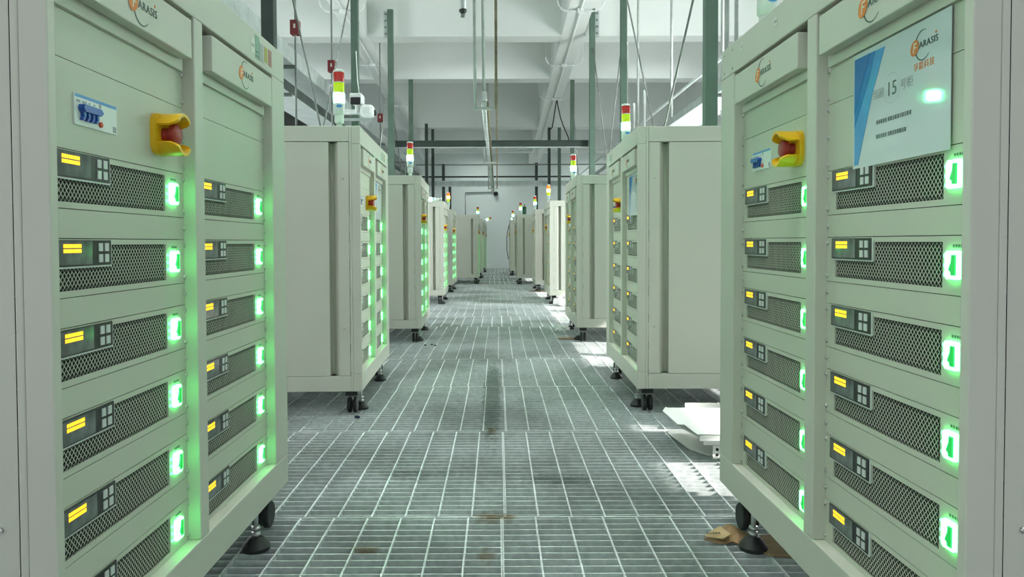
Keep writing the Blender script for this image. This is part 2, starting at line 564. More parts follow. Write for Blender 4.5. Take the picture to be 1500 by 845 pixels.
SH = dict(face=faceplate(), vent=vent(), back=vent_back(), mod=module(), rim=module_rim(), lcd=lcd(), txt=lcdtext(),
          key=keys(), sw=switch(), rk=rocker(), leg=legend(), led=leds(), b1=blank(U1), b3=blank(U3), scr=screw_mesh())

def screws(parent, zs, margin=.006):
    for z in zs:
        for y in (margin, PW - margin):
            put('screw', SH['scr'], parent, loc=(0, y, z))

def power_unit(root, y, z, detail):
    u = put('power_unit', SH['face'], root, loc=(-REC, y, z))
    put('vent_grille', SH['vent'], u)
    put('vent_backing', SH['back'], u)
    put('display_module', SH['mod'], u)
    put('display_text', SH['txt'], u)
    s = put('power_switch', SH['sw'], u)
    put('switch_rocker', SH['rk'], u)
    if detail >= 1:
        put('display_rim', SH['rim'], u)
        put('lcd_window', SH['lcd'], u)
        for ky in (.1525, .1705):
            for kz in (.0575, .0752):
                put('key_button', SH['key'], u, loc=(0, ky, kz))
    if detail >= 2:
        put('switch_legend', SH['leg'], u)
        put('status_light', SH['led'], u)
    if detail >= 1:
        screws(u, (.012, .077))
    return u

def logo(parent, y, z, x, s=1.0):
    put('logo_disc', MB().prism(disc(0, 0, .0155*s, .0170*s, 28, .18), .0006, 'yz').mesh('logo_disc', 'logo_orange'), parent, loc=(x + .0006, y - .030*s, z))
    put('logo_letter', text_mesh('logo_letter', 'F', .030*s, 'logo_white', .15, 'CENTER', .0002), parent, loc=(x + .0014, y - .030*s, z - .0105*s))
    put('logo_letters', text_mesh('logo_letters', 'ARASIS', .0205*s, 'logo_teal', 0.0, 'LEFT', 0, 1.12), parent, loc=(x + .0005, y - .013*s, z - .005*s))
    put('logo_flag', MB().prism([(.046*s, .0125*s), (.050*s, .0125*s), (.0515*s, .0175*s), (.047*s, .018*s)], .0005, 'yz').mesh('logo_flag', 'logo_orange'), parent, loc=(x + .0002, y, z))
    # crescent swoosh open to the right
    mb = MB()
    N = 28
    vo = []; vi = []
    for i in range(N + 1):
        a = R(62) + (R(318) - R(62)) * i / N
        th = .0030 * s * math.sin(PI * i / N) ** 0.6 + .0002
        ro = .0335 * s
        vo.append((ro * .92 * math.cos(a), ro * math.sin(a)))
        vi.append(((ro - th) * .92 * math.cos(a), (ro - th) * math.sin(a)))
    for i in range(N):
        v = [(0, *vo[i]), (0, *vo[i+1]), (0, *vi[i+1]), (0, *vi[i]),
             (.0004, *vo[i]), (.0004, *vo[i+1]), (.0004, *vi[i+1]), (.0004, *vi[i])]
        mb.add(v, [(4,5,6,7), (0,1,5,4), (2,3,7,6)])
    put('logo_swoosh', mb.mesh('logo_swoosh', 'logo_teal'), parent, loc=(x + .0002, y, z))

def emergency_stop(parent, y, z):
    """yellow guard with a red mushroom button on a panel facing +x"""
    g = MB()
    rr = .036
    sq = []
    for i in range(32):
        a = 2 * PI * i / 32
        c, s_ = math.cos(a), math.sin(a)
        k = 1.0 / (abs(c) ** 4 + abs(s_) ** 4) ** 0.25
        sq.append((c * rr * k, s_ * rr * 1.08 * k))
    g.prism(sq, .010, 'yz', 0)
    for mid in (90, 270):
        n = 18
        span = 64
        x0, x1 = .009, .050
        prev = None
        for i in range(n + 1):
            t = i / n
            a = R(mid - span + 2 * span * t)
            edge = abs(t - .5) * 2
            c, s_ = math.cos(a), math.sin(a)
            top = x1 - (.016 * max(0, (edge - .72) / .28) ** 2)
            ring = []
            for r_, xx in ((rr, x0), (rr, top), (rr - .0055, top), (rr - .0055, x0)):
                ring.append((xx, c * r_, s_ * r_ * 1.10))
            if prev:
                v = prev + ring
                f = [(0,1,5,4),(1,2,6,5),(2,3,7,6),(3,0,4,7)]
                if i == 1: f.append((0,3,2,1))
                if i == n: f.append((4,5,6,7))
                g.add(v, f, True)
            prev = ring
    me = sharp(g.mesh('stop_guard', 'yellow_guard'), 40)
    b = put('stop_guard', me, parent, loc=(0, y, z))
    k = MB().lathe([(.013, .008), (.013, .024), (.0195, .026), (.0205, .030), (.0200, .036), (.0150, .0395), (.005, .041)], 22, 'x')
    put('stop_button', sharp(k.mesh('stop_button', 'red_button'), 50), parent, loc=(0, y, z))

def breaker(parent, y, z):
    put('breaker_body', MB().box(0, .0025, 0, .125, -.0235, .0235).mesh('breaker_body', 'breaker_white'), parent, loc=(0, y, z))
    put('breaker_stripe', MB().box(.0025, .0030, .002, .123, .0185, .0232).mesh('breaker_stripe', 'label_blue'), parent, loc=(0, y, z))
    t = MB().prism([(.010, .002), (.012, .008), (.060, .0075), (.066, .002), (.060, -.003), (.014, -.003)], .010, 'yz', .0025)
    for q in range(4):
        yy_ = .016 + q * .0125
        t.prism([(yy_, -.003), (yy_ + .006, -.003), (yy_ + .0055, -.011), (yy_ + .001, -.016), (yy_ - .003, -.015), (yy_ + .001, -.010)], .006, 'yz', .0025)
    put('breaker_toggle', t.mesh('breaker_toggle', 'breaker_blue'), parent, loc=(0, y, z))
    put('breaker_test_button', MB().lathe([(.0045, .0025), (.0045, .0055), (.0035, .006)], 14, 'x', (0, .072, -.0145)).mesh('breaker_test_button', 'label_red'), parent, loc=(0, y, z))
    mk = MB()
    for (a, c, ww, hh) in ((.006, .011, .010, .004), (.022, .011, .012, .004), (.040, .012, .004, .003), (.054, .012, .004, .003), (.070, .012, .006, .006), (.112, -.021, .010, .010)):
        mk.box(.0025, .0029, a, a + ww, c, c + hh)
    put('breaker_print', mk.mesh('breaker_print', 'label_grey'), parent, loc=(0, y, z))

def side_panel_mesh(end):
    """steel side cover with a concave pull groove, lying in the plane y = const; end = -1 near, +1 far"""
    mb = MB()
    x_prof = [(-.0535, .0), (-.103, .0)]
    n = 8
    for i in range(1, n + 1):
        t = i / n
        x_prof.append((-.103 - .0445 * t, .055 * math.sin(t * PI / 2) ** 1.3))
    x_prof += [(-.148, .0), (-DEP + .032, .0)]
    z0, z1 = ZB + .074, ZT - .074
    v = []
    for x, d in x_prof:
        yv = (.002 + d) if end < 0 else W - .002 - d
        v += [(x, yv, z0), (x, yv, z1)]
    m_ = len(x_prof)
    mb.add(v, [(2*i, 2*i+2, 2*i+3, 2*i+1) for i in range(m_ - 1)])
    return mb.mesh('side_panel', 'paint')

def caster_mesh():
    mb = MB()
    mb.box(-.028, .028, -.028, .028, .088, .123 - .001)
    return mb.mesh('caster', 'rubber')
def wheel_mesh():
    return sharp(MB().lathe([(.034, -.009), (.038, -.006), (.038, .006), (.034, .009)], 22, 'y').mesh('wheel', 'rubber'))
def hub_mesh():
    return MB().lathe([(.012, -.0005), (.012, .0105)], 14, 'y').mesh('hub', 'zinc')
def foot_mesh():
    return sharp(MB().lathe([(.036, 0), (.037, .010), (.034, .014), (.018, .034), (.013, .036)], 22).mesh('leveling_foot', 'rubber'), 30)
def stem_mesh():
    return MB().lathe([(.0065, .034), (.0065, ZB)], 12).mesh('stem', 'zinc')
def nut_mesh():
    return MB().lathe([(.0125, .036), (.0125, .047), (.008, .0475), (.008, .052), (.0125, .0525), (.0125, .062)], 6).mesh('nut', 'zinc')
SH.update(cast=caster_mesh(), whl=wheel_mesh(), hub=hub_mesh(), foot=foot_mesh(), stem=stem_mesh(), nut=nut_mesh(),
          side_a=side_panel_mesh(-1), side_b=side_panel_mesh(1))
LOCK = MB().lathe([(.0045, 0), (.0045, .0035), (.002, .004)], 12, 'y').mesh('lock', 'screw')

def make_cabinet(label, loc, rotz, detail, hand, group='battery test cabinets along the aisle'):
    """hand 'L': thin corner post at local y=0; 'R': thin corner post at local y=W"""
    root = thing('test_cabinet', label, 'cabinet', (0, 0, 0), 0, group)
    thin, wide = .020, W - .020 - 2 * OPEN - MID
    p0, p1 = (thin, wide) if hand == 'L' else (wide, thin)
    cols = [p0, p0 + OPEN + MID]
    # frame: posts, rails
    key = 'frame' + hand
    if key not in SH:
        f = MB()
        ft = .040
        f.box(-ft, 0, 0, p0, SILL, LOGO_Z1 + .016)
        f.box(-ft, 0, cols[0] + OPEN, cols[1], SILL, LOGO_Z1 + .016)
        f.box(-ft, 0, W - p1, W, SILL, LOGO_Z1 + .016)
        f.box(-ft, 0, 0, W, ZB, SILL)
        f.box(-ft, 0, 0, W, LOGO_Z1 + .016, ZT)
        # side frames (stile + rails) of both ends, back corner posts
        for y0, y1 in ((0, .03), (W - .03, W)):
            f.box(-.052, -ft, y0, y1, ZB, ZT)
            f.box(-DEP, -DEP + .028, y0, y1, ZB, ZT)
            f.box(-DEP + .028, -.052, y0, y1, ZB, ZB + .072)
            f.box(-DEP + .028, -.052, y0, y1, ZT - .072, ZT)
        SH[key] = f.mesh('frame', 'paint')
    fr = put('frame', SH[key], root, bevel=.0025 if detail >= 1 else 0)
    if 'top' not in SH:
        SH['top'] = MB().box(-DEP + .002, -.041, .031, W - .031, ZT - .004, ZT - .0005).mesh('top_panel', 'paint')
        SH['bottom'] = MB().box(-DEP + .002, -.041, .031, W - .031, ZB + .001, ZB + .004).mesh('bottom_panel', 'paint')
        SH['backp'] = MB().box(-DEP + .002, -DEP + .006, .031, W - .031, ZB + .005, ZT - .005).mesh('back_panel', 'paint')
        SH['inner'] = MB().box(-.10, -REC - .0525, .035, W - .035, ZB + .01, ZT - .01).mesh('inner_backing', 'dark_gap')
    put('top_panel', SH['top'], root); put('bottom_panel', SH['bottom'], root); put('back_panel', SH['backp'], root)
    put('inner_backing', SH['inner'], root)
    for me, yk in ((SH['side_a'], -1), (SH['side_b'], 1)):
        sp = put('side_panel', me, root)
        if detail >= 1:
            for z in (.42, 1.12):
                lk = put('lock', LOCK, sp, loc=(-.080, .002 if yk < 0 else W - .002, z))
                if yk < 0: lk.rotation_euler = (0, 0, PI)
    # column contents
    for ci, c in enumerate(cols):
        y = c + OPEN / 2 - PW / 2
        for k in range(NUNIT):
            power_unit(root, y, SILL + k * U3, detail)
            if k < NUNIT - 1:
                b = put('blank_panel', SH['b1'], root, loc=(-REC, y, SILL + k * U3 + U2))
                if detail >= 1: screws(b, (U1 / 2,))
        for k in range(2):
            b = put('blank_panel', SH['b3'], root, loc=(-REC, y, ZU_TOP + k * U3))
            if detail >= 1: screws(b, (.012, U3 / 2, U3 - .012))
            if k == 0 and ci == 0:
                emergency_stop(b, .372, .064)
                if detail >= 1: breaker(b, .088, .064)
        # logo bar on its flange
        fl = MB().box(-REC + .0005, -REC + .008, c + .014, c + OPEN - .014, LOGO_Z0 - .020, LOGO_Z1 - .004).build('logo_flange', 'paint', root)
        lb = MB().box(-REC + .009, .008, c + .030, c + OPEN - .030, LOGO_Z0, LOGO_Z1).build('logo_bar', 'paint', root, bevel=.002 if detail >= 1 else 0)
        if detail >= 1:
            logo(lb, c + OPEN / 2, (LOGO_Z0 + LOGO_Z1) / 2, .008)
    # feet and casters
    for y in (.19, W - .19):
        for x in (-.034, -DEP + .06):
            ft_ = put('leveling_foot', SH['foot'], root, loc=(x, y, 0))
            put('stem', SH['stem'], ft_); put('nut', SH['nut'], ft_)
    for y in ((.10, W - .048) if hand == 'L' else (.048, W - .10)):
        for x in (-.062, -DEP + .09):
            ca = put('caster', SH['cast'], root, loc=(x, y, 0))
            for dx in (-.014, .014):
                wl = put('wheel', SH['whl'], ca, loc=(dx, .010, .039))
                wl.rotation_euler = (0, 0, PI / 2)
    root.location = loc
    root.rotation_euler = (0, 0, rotz)
    return root

def place_left(label, x, y, detail, yaw=0.0):
    return make_cabinet(label, (x, y, 0), R(yaw), detail, 'L')
def place_right(label, x, y, detail, yaw=0.0):
    # near corner is local y = W
    a = PI + R(yaw)
    off = Matrix.Rotation(a, 3, 'Z') @ Vector((0, W, 0))
    return make_cabinet(label, (x - off.x, y - off.y, 0), a, detail, 'R')

L = [
 ('nearest cabinet on the left, with a yellow stop button guard and row of coloured stickers', -.616, 1.02, 2, 0),
 ('second cabinet on the left, under the stack light beside the white camera', -.638, 3.45, 1, 1.9),
 ('third cabinet on the left, a lit red, yellow and green stack light on top', -.618, 5.98, 1, 2.0),
 ('pale fourth cabinet on the left, a toppled stack light lying on its top', -.705, 9.72, 0, 1.0),
 ('fifth cabinet on the left, under the orange glowing stack light', -.733, 12.1, 0, 0),
 ('far left cabinet jutting into the aisle, broad grey side towards the viewer', -.376, 14.55, 0, 0),
 ('seventh cabinet on the left, narrow sliver showing behind the one jutting out', -.345, 16.9, 0, 0),
 ('last cabinet on the left, nearest the end wall, with a leaning stack light', -.32, 20.2, 0, 0),
]
RR = [
 ('nearest cabinet on the right, with the white and blue numbered poster', .645, 1.01, 2, 0),
 ('second cabinet on the right, behind the stack of white metal sheets', .660, 3.49, 1, -1.0),
 ('third cabinet on the right, sunlit floor patch at its near corner', .64, 6.01, 1, -.5),
 ('fourth cabinet on the right, sunlit side and orange glowing stack light', .68, 9.66, 0, 0),
 ('fifth cabinet on the right, torn cardboard lying at its casters', .62, 12.2, 0, 0),
 ('sixth cabinet on the right, a dark green bottle standing on top', .379, 14.35, 0, 0),
 ('seventh cabinet on the right, narrow sunlit side near the hanging cable', .304, 18.1, 0, 0),
 ('last cabinet on the right, nearest the end wall, mostly hidden', .335, 20.8, 0, 0),
]
CAB_L = [place_left(*a) for a in L]
CAB_R = [place_right(*a) for a in RR]

# stickers on the two nearest cabinets (parts of them)
def sticker(root, y0, y1, z0, z1, m, x=.0002):
    return MB().box(x, x + .0005, y0, y1, z0, z1).build('sticker', m, root)
r = CAB_L[0]
for (a, b, z0, z1, m) in ((.845, .872, 1.300, 1.338, 'sticker_white'), (.877, .910, 1.292, 1.352, 'sticker_green'),
                          (.913, .944, 1.294, 1.340, 'label_grey'), (.952, .976, 1.300, 1.340, 'sticker_yellow'), (.984, 1.012, 1.298, 1.342, 'sticker_red')):
    s_ = sticker(r, a, b, z0, z1, m)
    if m == 'sticker_white':
        MB().box(.0007, .0009, a + .003, b - .003, (z0 + z1) / 2 - .003, (z0 + z1) / 2 + .004).build('sticker_print', 'label_grey', s_)
    if m == 'sticker_green':
        MB().box(.0007, .0009, a + .003, b - .003, z0 + .006, z0 + .009).box(.0007, .0009, a + .003, b - .012, z0 + .016, z0 + .020).build('sticker_print', 'label_dark', s_)
r = CAB_R[0]
s_ = sticker(r, .168, .192, 1.322, 1.344, 'sticker_white')
MB().box(.0007, .0009, .175, .184, 1.329, 1.337).build('sticker_print', 'label_grey', s_)
s_ = sticker(r, .405, .425, 1.318, 1.338, 'sticker_white')
MB().box(.0007, .0009, .408, .422, 1.325, 1.332).build('sticker_print', 'label_grey', s_)
for y_ in (.03, .10):
    for z_ in (1.295, 1.345):
        put('rivet', MB().lathe([(.003, 0), (.003, .001), (.001, .0016)], 8, 'x').mesh('rivet', 'label_grey'), r, loc=(0, y_, z_))
for root, ys in ((CAB_L[1], (.75, .80, .86, .92)), (CAB_R[1], (.10, .16, .22))):
    for q, y_ in enumerate(ys):
        sticker(root, y_, y_ + .035, 1.296, 1.338, ('sticker_white', 'sticker_green', 'label_grey', 'sticker_red')[q])

# ------------------------------------------------------------------ posters
def poster(label, cab, y0, z0, full):
    """paper sheet 0.297 x 0.210 lying on the panels of the cabinet, in the cabinet's own axes"""
    p = thing('poster', label, 'poster')
    p.location = cab.matrix_basis @ Vector((-REC + .0036, y0, z0))
    p.rotation_euler = cab.rotation_euler
    w_, h_ = .297, .210
    MB().box(0, .0012, 0, w_, 0, h_).build('sheet', 'poster_paper', p)
    e = .0014
    MB().prism([(.006, .200), (.112, .200), (.072, .130), (.020, .006), (.006, .006)], .0003, 'yz', e).build('light_blue_triangle', 'poster_sky', p)
    MB().prism([(.006, .2005), (.080, .2005), (.055, .150), (.006, .075)], .0003, 'yz', e + .0004).build('mid_blue_triangle', 'poster_midblue', p)
    MB().prism([(.006, .2008), (.062, .2008), (.006, .100)], .0003, 'yz', e + .0008).build('dark_blue_triangle', 'poster_blue', p)
    logo(p, .225, .172, e, .72)
    if full:
        put('poster_text', text_mesh('poster_text', '孚能科技', .0135, 'logo_orange', 0, 'CENTER', 0, 1.15), p, loc=(e, .228, .136))
        put('poster_text', text_mesh('poster_text', '当前', .019, 'label_grey', 0, 'CENTER'), p, loc=(e, .090, .116))
        put('poster_number', text_mesh('poster_number', '15', .034, 'label_dark', 0, 'CENTER'), p, loc=(e, .134, .112))
        put('poster_text', text_mesh('poster_text', '号柜', .019, 'label_grey', 0, 'CENTER'), p, loc=(e, .180, .116))
        ring = MB()
        N = 48
        for i in range(N):
            a, b = 2*PI*i/N, 2*PI*(i+1)/N
            q = [(c_*rr_*math.cos(t_), rr_*math.sin(t_)) for t_ in (a, b) for rr_, c_ in ((.0255, 1), (.0249, 1))]
            ring.add([(0, .134+q[0][0], .124+q[0][1]), (0, .134+q[2][0], .124+q[2][1]), (0, .134+q[3][0], .124+q[3][1]), (0, .134+q[1][0], .124+q[1][1])], [(0,1,2,3)])
        ring.build('number_ring', 'label_grey', p, loc=(e + .0002, 0, 0))
        rnd = random.Random(3)
        for zz, n_ in ((.070, 15), (.045, 13)):
            mk = MB()
            y = .085
            for i in range(n_):
                for k in range(3):
                    mk.box(0, .0002, y, y + .0058, zz + k * .0026, zz + k * .0026 + .0012)
                mk.box(0, .0002, y + rnd.uniform(0, .003), y + .0036, zz, zz + .0068)
                y += .0072 + (.003 if i == 4 else 0)
            mk.build('poster_text', 'label_dark', p, loc=(e, 0, 0))
    return p
Y_R2 = (W - .020 - 2*OPEN - MID) + OPEN + MID
poster('white poster with blue triangle and large number 15 on the nearest right cabinet', CAB_R[0], Y_R2 + .115, .9545, True)
poster('small looking white poster with blue edge on the second right cabinet', CAB_R[1], Y_R2 + .115, .9545, False)
poster('glossy white poster seen edge-on on the second left cabinet', CAB_L[1], .020 + OPEN + MID + .10, .9545, False)

# ------------------------------------------------------------------ stack lights
def stack_light(label, loc, lit='green', tilt=(0, 0, 0), far=False):
    s = thing('stack_light', label, 'stack light', loc, 0, 'stack lights on the cabinets')
    s.rotation_euler = tilt
    n = 20 if not far else 12
    rr = .026
    MB().lathe([(.030, 0), (.030, .006), (.014, .010), (.014, .034)], n).build('mounting_foot', 'lamp_white', s)
    MB().lathe([(.019, .030), (.022, .036), (.022, .066), (.018, .072)], n).build('neck', 'lamp_white', s)
    MB().lathe([(.020, .070), (.0265, .074), (.0265, .124), (.0255, .126)], n).build('base', 'lamp_white', s)
    MB().prism(disc(.0, .0, .014, .008, 16), .002, 'xz').build('badge', 'label_blue', s, loc=(.006, -.0278, .108))
    g = 'lens_green_lit' if not far else 'lens_green_far'
    y_, r_ = 'lens_yellow', 'lens_red'
    if lit == 'orange':
        g, y_, r_ = 'lens_yellow', 'lens_orange_lit', 'lens_amber_rim'
    z = .126
    for m, nm in ((g, 'lower_lens'), (y_, 'middle_lens'), (r_, 'upper_lens')):
        MB().lathe([(rr - .001, z), (rr, z + .002), (rr, z + .044), (rr - .001, z + .046)], n).build(nm, m, s)
        MB().lathe([(.0268, z + .046), (.0268, z + .0495)], n).build('collar', 'lamp_white', s)
        z += .0495
    MB().lathe([(.0265, z), (.0265, z + .004), (.020, z + .009)], n).build('cap', 'lamp_white', s)
    return s
stack_light('green glowing stack light above the nearest left cabinet, by its near end', (-.74, 1.14, ZT))
stack_light('green glowing stack light at the top edge above the nearest right cabinet', (.735, 2.03, ZT))
stack_light('tall green glowing stack light next to the white camera', (-.757, 3.56, ZT))
stack_light('green glowing stack light on the second right cabinet before a green post', (.772, 4.46, ZT))
stack_light('green glowing stack light on the third left cabinet', (-.715, 6.08, ZT))
stack_light('green glowing stack light on the third right cabinet', (.715, 6.98, ZT))
stack_light('toppled green glowing stack light lying flat on the fourth left cabinet', (-.745, 9.86, ZT + .031), 'green', (0, R(-90), R(8)), True)
stack_light('orange glowing stack light on the left by the dark posts', (-.81, 12.2, ZT), 'orange', (0, 0, 0), True)
stack_light('orange glowing stack light on the fourth right cabinet', (.735, 10.66, ZT), 'orange', (0, 0, 0), True)
stack_light('small green glowing stack light on the fifth right cabinet', (.668, 13.2, ZT), 'green', (0, 0, 0), True)
stack_light('small green glowing stack light beside the dark green bottle', (.475, 15.3, ZT), 'green', (0, 0, 0), True)
stack_light('tiny upright stack light behind the left cabinet that juts out', (-.455, 17.05, ZT), 'green', (0, 0, 0), True)
stack_light('tiny leaning stack light with its red end pointing right', (-.42, 20.4, ZT + .015), 'green', (0, R(62), 0), True)
stack_light('tiny green glowing stack light, upper of the far right pair', (.395, 19.08, ZT), 'green', (0, 0, 0), True)
stack_light('tiny green glowing stack light, lower of the far right pair', (.43, 21.7, ZT), 'green', (0, 0, 0), True)

b = thing('bottle', 'dark green bottle with a brass neck standing on the sixth right cabinet', 'bottle', (.53, 14.62, ZT))
MB().lathe([(.036, 0), (.038, .006), (.038, .150), (.034, .158), (.014, .166)], 18).build('body', 'bottle_green', b)
MB().lathe([(.012, .166), (.010, .186), (.013, .188), (.013, .204), (.008, .212)], 14).build('neck', 'brass', b)

# ------------------------------------------------------------------ steel posts and their bracing
def post(label, x, y, z1, wd=.08, m='steel_green', z0=0.0):
    p = thing('steel_post', label, 'post', (x, y, z0), 0, 'green steel posts')
    MB().box(-wd/2, wd/2, -wd/2, wd/2, 0.012, z1 - z0 - .012).build('shaft', m, p, bevel=.004)
    MB().box(-wd*.9, wd*.9, -wd*.9, wd*.9, 0, .012).build('base_plate', m, p)
    MB().box(-wd*.5, wd*.5, -wd*.5, wd*.5, z1 - z0 - .012, z1 - z0 - .001).build('head_plate', m, p)
    return p
post('dark steel post rising behind the nearest left cabinet', -1.62, 5.30, slope(5.5), .088, 'steel_dark')
post('green steel post carrying the white camera', -1.62, 8.50, slope(8.6), .082)
post('green steel post on the left with a bolted bracket at its head', -1.62, 11.35, 4.36, .085)
post('slim green post on the left ending at a ceiling beam', -1.62, 13.95, slope(14.08), .078)
post('thin dark post on the left under the third ceiling beam', -1.68, 17.6, slope(18.2), .07, 'steel_dark')
post('thin dark post on the left beside the orange stack light', -1.60, 18.4, slope(18.35), .07, 'steel_dark')
post('far thin dark post on the left near the end wall', -1.50, 20.6, 3.0, .08, 'steel_dark')
post('farthest dark post on the left against the end wall', -1.45, 22.6, 2.7, .08, 'steel_dark')
post('broad green post rising behind the second right cabinet', 1.46, 5.10, slope(5.5), .084)
post('green post behind the stack light of the second right cabinet', 1.46, 8.60, slope(8.6), .074)
post('green post on the right with a bolted bracket at its head', 1.45, 11.35, 4.36, .085)
post('slim green post on the right ending at a ceiling beam', 1.42, 14.05, slope(14.08), .074)
post('grey green post on the right under the third ceiling beam', 1.52, 18.2, slope(18.35), .075)
post('thin dark post on the right behind the orange stack light', 1.27, 18.2, slope(18.35), .07, 'steel_dark')
post('dark post on the far right side before the end wall', 1.12, 21.3, 3.1, .08, 'steel_dark')

def bolted(label, x, y, z, sx):
    b_ = thing('bolted_bracket', label, 'bracket', (x, y, z))
    MB().box(0, sx * .06, -.02, .02, -.20, .20).build('plate', 'galv', b_)
    for dz in (-.15, -.05, .05, .15):
        MB().lathe([(.016, -.034), (.016, -.020)], 6, 'y', (sx * .03, 0, dz)).build('bolt', 'rod', b_)
bolted('rusty bolted bracket at the head of the left green post', -1.6625, 11.35, 4.14, -1)
bolted('rusty bolted bracket at the head of the right green post', 1.4925, 11.35, 4.14, 1)

def rod_thing(name, label, cat, pts, r, m, group=None, n=8):
    o = MB().tube(pts, r, n).build(name, m)
    return tag(o, label, cat, group)
G = 'diagonal brace rods between the posts'
xl = -1.62
rod_thing('brace_rod', 'diagonal brace rod left of the tall stack light, leaning right', 'rod', [(xl, 5.34, 3.34), (xl, 7.30, 1.40)], .009, 'rod', G)
rod_thing('brace_rod', 'diagonal brace rod behind the tall stack light, leaning left', 'rod', [(xl, 8.46, 3.85), (xl, 6.55, 1.42)], .009, 'rod', G)
rod_thing('brace_rod', 'thin brace rod leaning beside the left bracketed post', 'rod', [(xl, 11.30, 3.40), (xl, 9.60, 1.35)], .009, 'rod', G)
rod_thing('brace_rod', 'thin brace rod between the second and third left posts', 'rod', [(xl, 11.42, 3.0), (xl, 13.2, 1.35)], .009, 'rod', G)
rod_thing('brace_rod', 'far brace rod beside the slim left post', 'rod', [(xl, 13.90, 3.3), (xl, 12.6, 1.35)], .009, 'rod', G)
xr = 1.46
rod_thing('brace_rod', 'diagonal brace rod right of the second right post, leaning right', 'rod', [(xr, 8.55, 3.75), (xr, 6.45, 1.35)], .009, 'rod', G)
rod_thing('brace_rod', 'diagonal brace rod left of the broad right post, leaning left', 'rod', [(xr, 5.16, 2.95), (xr, 7.05, 1.35)], .009, 'rod', G)
rod_thing('brace_rod', 'thin brace rod beside the right bracketed post', 'rod', [(xr, 11.30, 3.75), (xr, 9.45, 1.35)], .009, 'rod', G)
rod_thing('brace_rod', 'thin brace rod beside the second right post', 'rod', [(xr, 8.62, 3.26), (xr, 10.2, 1.35)], .009, 'rod', G)
rod_thing('brace_rod', 'far brace rod beside the slim right post', 'rod', [(1.42, 13.98, 3.5), (1.42, 12.6, 1.35)], .009, 'rod', G)

# cross girders
g = thing('cross_girder', 'dark steel girder spanning the aisle between the posts', 'girder', (0, 11.45, 2.335))
MB().box(-1.578, 1.408, .0, .008, -.045, .045).build('web', 'steel_dark', g)
MB().box(-1.578, 1.408, -.04, .05, .046, .054).build('upper_flange', 'steel_dark', g)
MB().box(-1.578, 1.408, -.04, .05, -.056, -.046).build('lower_flange', 'galv', g)
g = thing('cross_girder', 'pale galvanised girder before the end wall', 'girder', (0, 18.6, 2.30))
MB().box(-1.9, 2.08, .0, .05, -.05, .05).build('web', 'galv', g)
MB().box(-1.9, 2.08, -.05, .05, .051, .065).build('upper_flange', 'galv_light', g)
MB().box(-1.9, 2.08, -.05, .05, -.075, -.051).build('lower_flange', 'galv_light', g)
rod_thing('crossing_pipe', 'thin dark pipe running just above the pale girder', 'pipe', [(-5.49, 19.2, 2.52), (4.59, 19.2, 2.52)], .022, 'pipe_black')
rod_thing('crossing_pipe', 'thin grey pipe high across the end wall', 'pipe', [(-5.49, 21.0, 3.02), (4.59, 21.0, 3.02)], .02, 'rod')

# hanging pipe in the middle with trapeze hangers
pp = thing('overhead_pipe', 'silver and brown overhead pipe running down the middle of the aisle', 'pipe', (-.125, 7.05, 2.13))
MB().cyl((0, 0, 0), (0, 11.5, .0), .026, 14).build('pipe', 'galv_light', pp)
MB().box(.027, .046, 0, 11.5, -.02, .02).build('channel', 'rod_brown', pp)
for k, yk in enumerate((0.9, 2.4, 4.0, 6.0, 8.0, 10.2)):
    MB().lathe([(.032, yk - .01), (.032, yk + .01)], 14, 'y').build('clamp', 'galv', pp)
MB().cyl((0, 11.51, 0), (0, 11.9, 0), .03, 12).build('pipe_end', 'pipe_pink', pp)
for lab, y, mid in (('nearest hanger of the overhead pipe, long rods with a flat plate', 7.0, True),
                    ('middle hanger of the overhead pipe', 11.75, False),
                    ('far hanger of the overhead pipe near the end wall', 17.4, False)):
    h = thing('pipe_hanger', lab, 'hanger', (-.11, y, 2.07), 0, 'hangers of the overhead pipe')
    top = slope(y) + 1.45 - 2.07 if abs(y - 11.75) > .2 else slope(11.72) - 2.07
    MB().box(-.085, .085, -.02, .02, 0, .022).build('plate', 'rod_grey', h)
    MB().cyl((-.098, 0, -.002), (-.098 - .015, 0, top), .015, 10).build('rod', 'rod_grey', h)
    MB().box(.087, .113, -.013, .013, -.002, top).build('rod', 'rod_brown', h)
    if mid:
        MB().cyl((-.015, 0, .09), (-.045, 0, top), .014, 10).build('rod', 'rod_grey', h)
        MB().lathe([(.024, .075), (.030, .085), (.030, .16), (.02, .17)], 12, 'z', (-.012, 0, 0)).build('turnbuckle', 'zinc', h)

s = thing('pendant_tube', 'silver pendant tube with black ring at the top edge', 'pendant', (-.30, 6.6, 2.86))
MB().lathe([(.020, .02), (.028, .03), (.032, .30), (.032, slope(6.6) + 1.48 - 2.86)], 16).build('tube', 'galv_light', s)
MB().lathe([(.024, -.01), (.034, .0), (.034, .018), (.028, .022)], 16).build('ring', 'pipe_black', s)
MB().lathe([(.012, -.05), (.022, -.045), (.022, -.025), (.010, -.010)], 12).build('tip', 'rod', s)

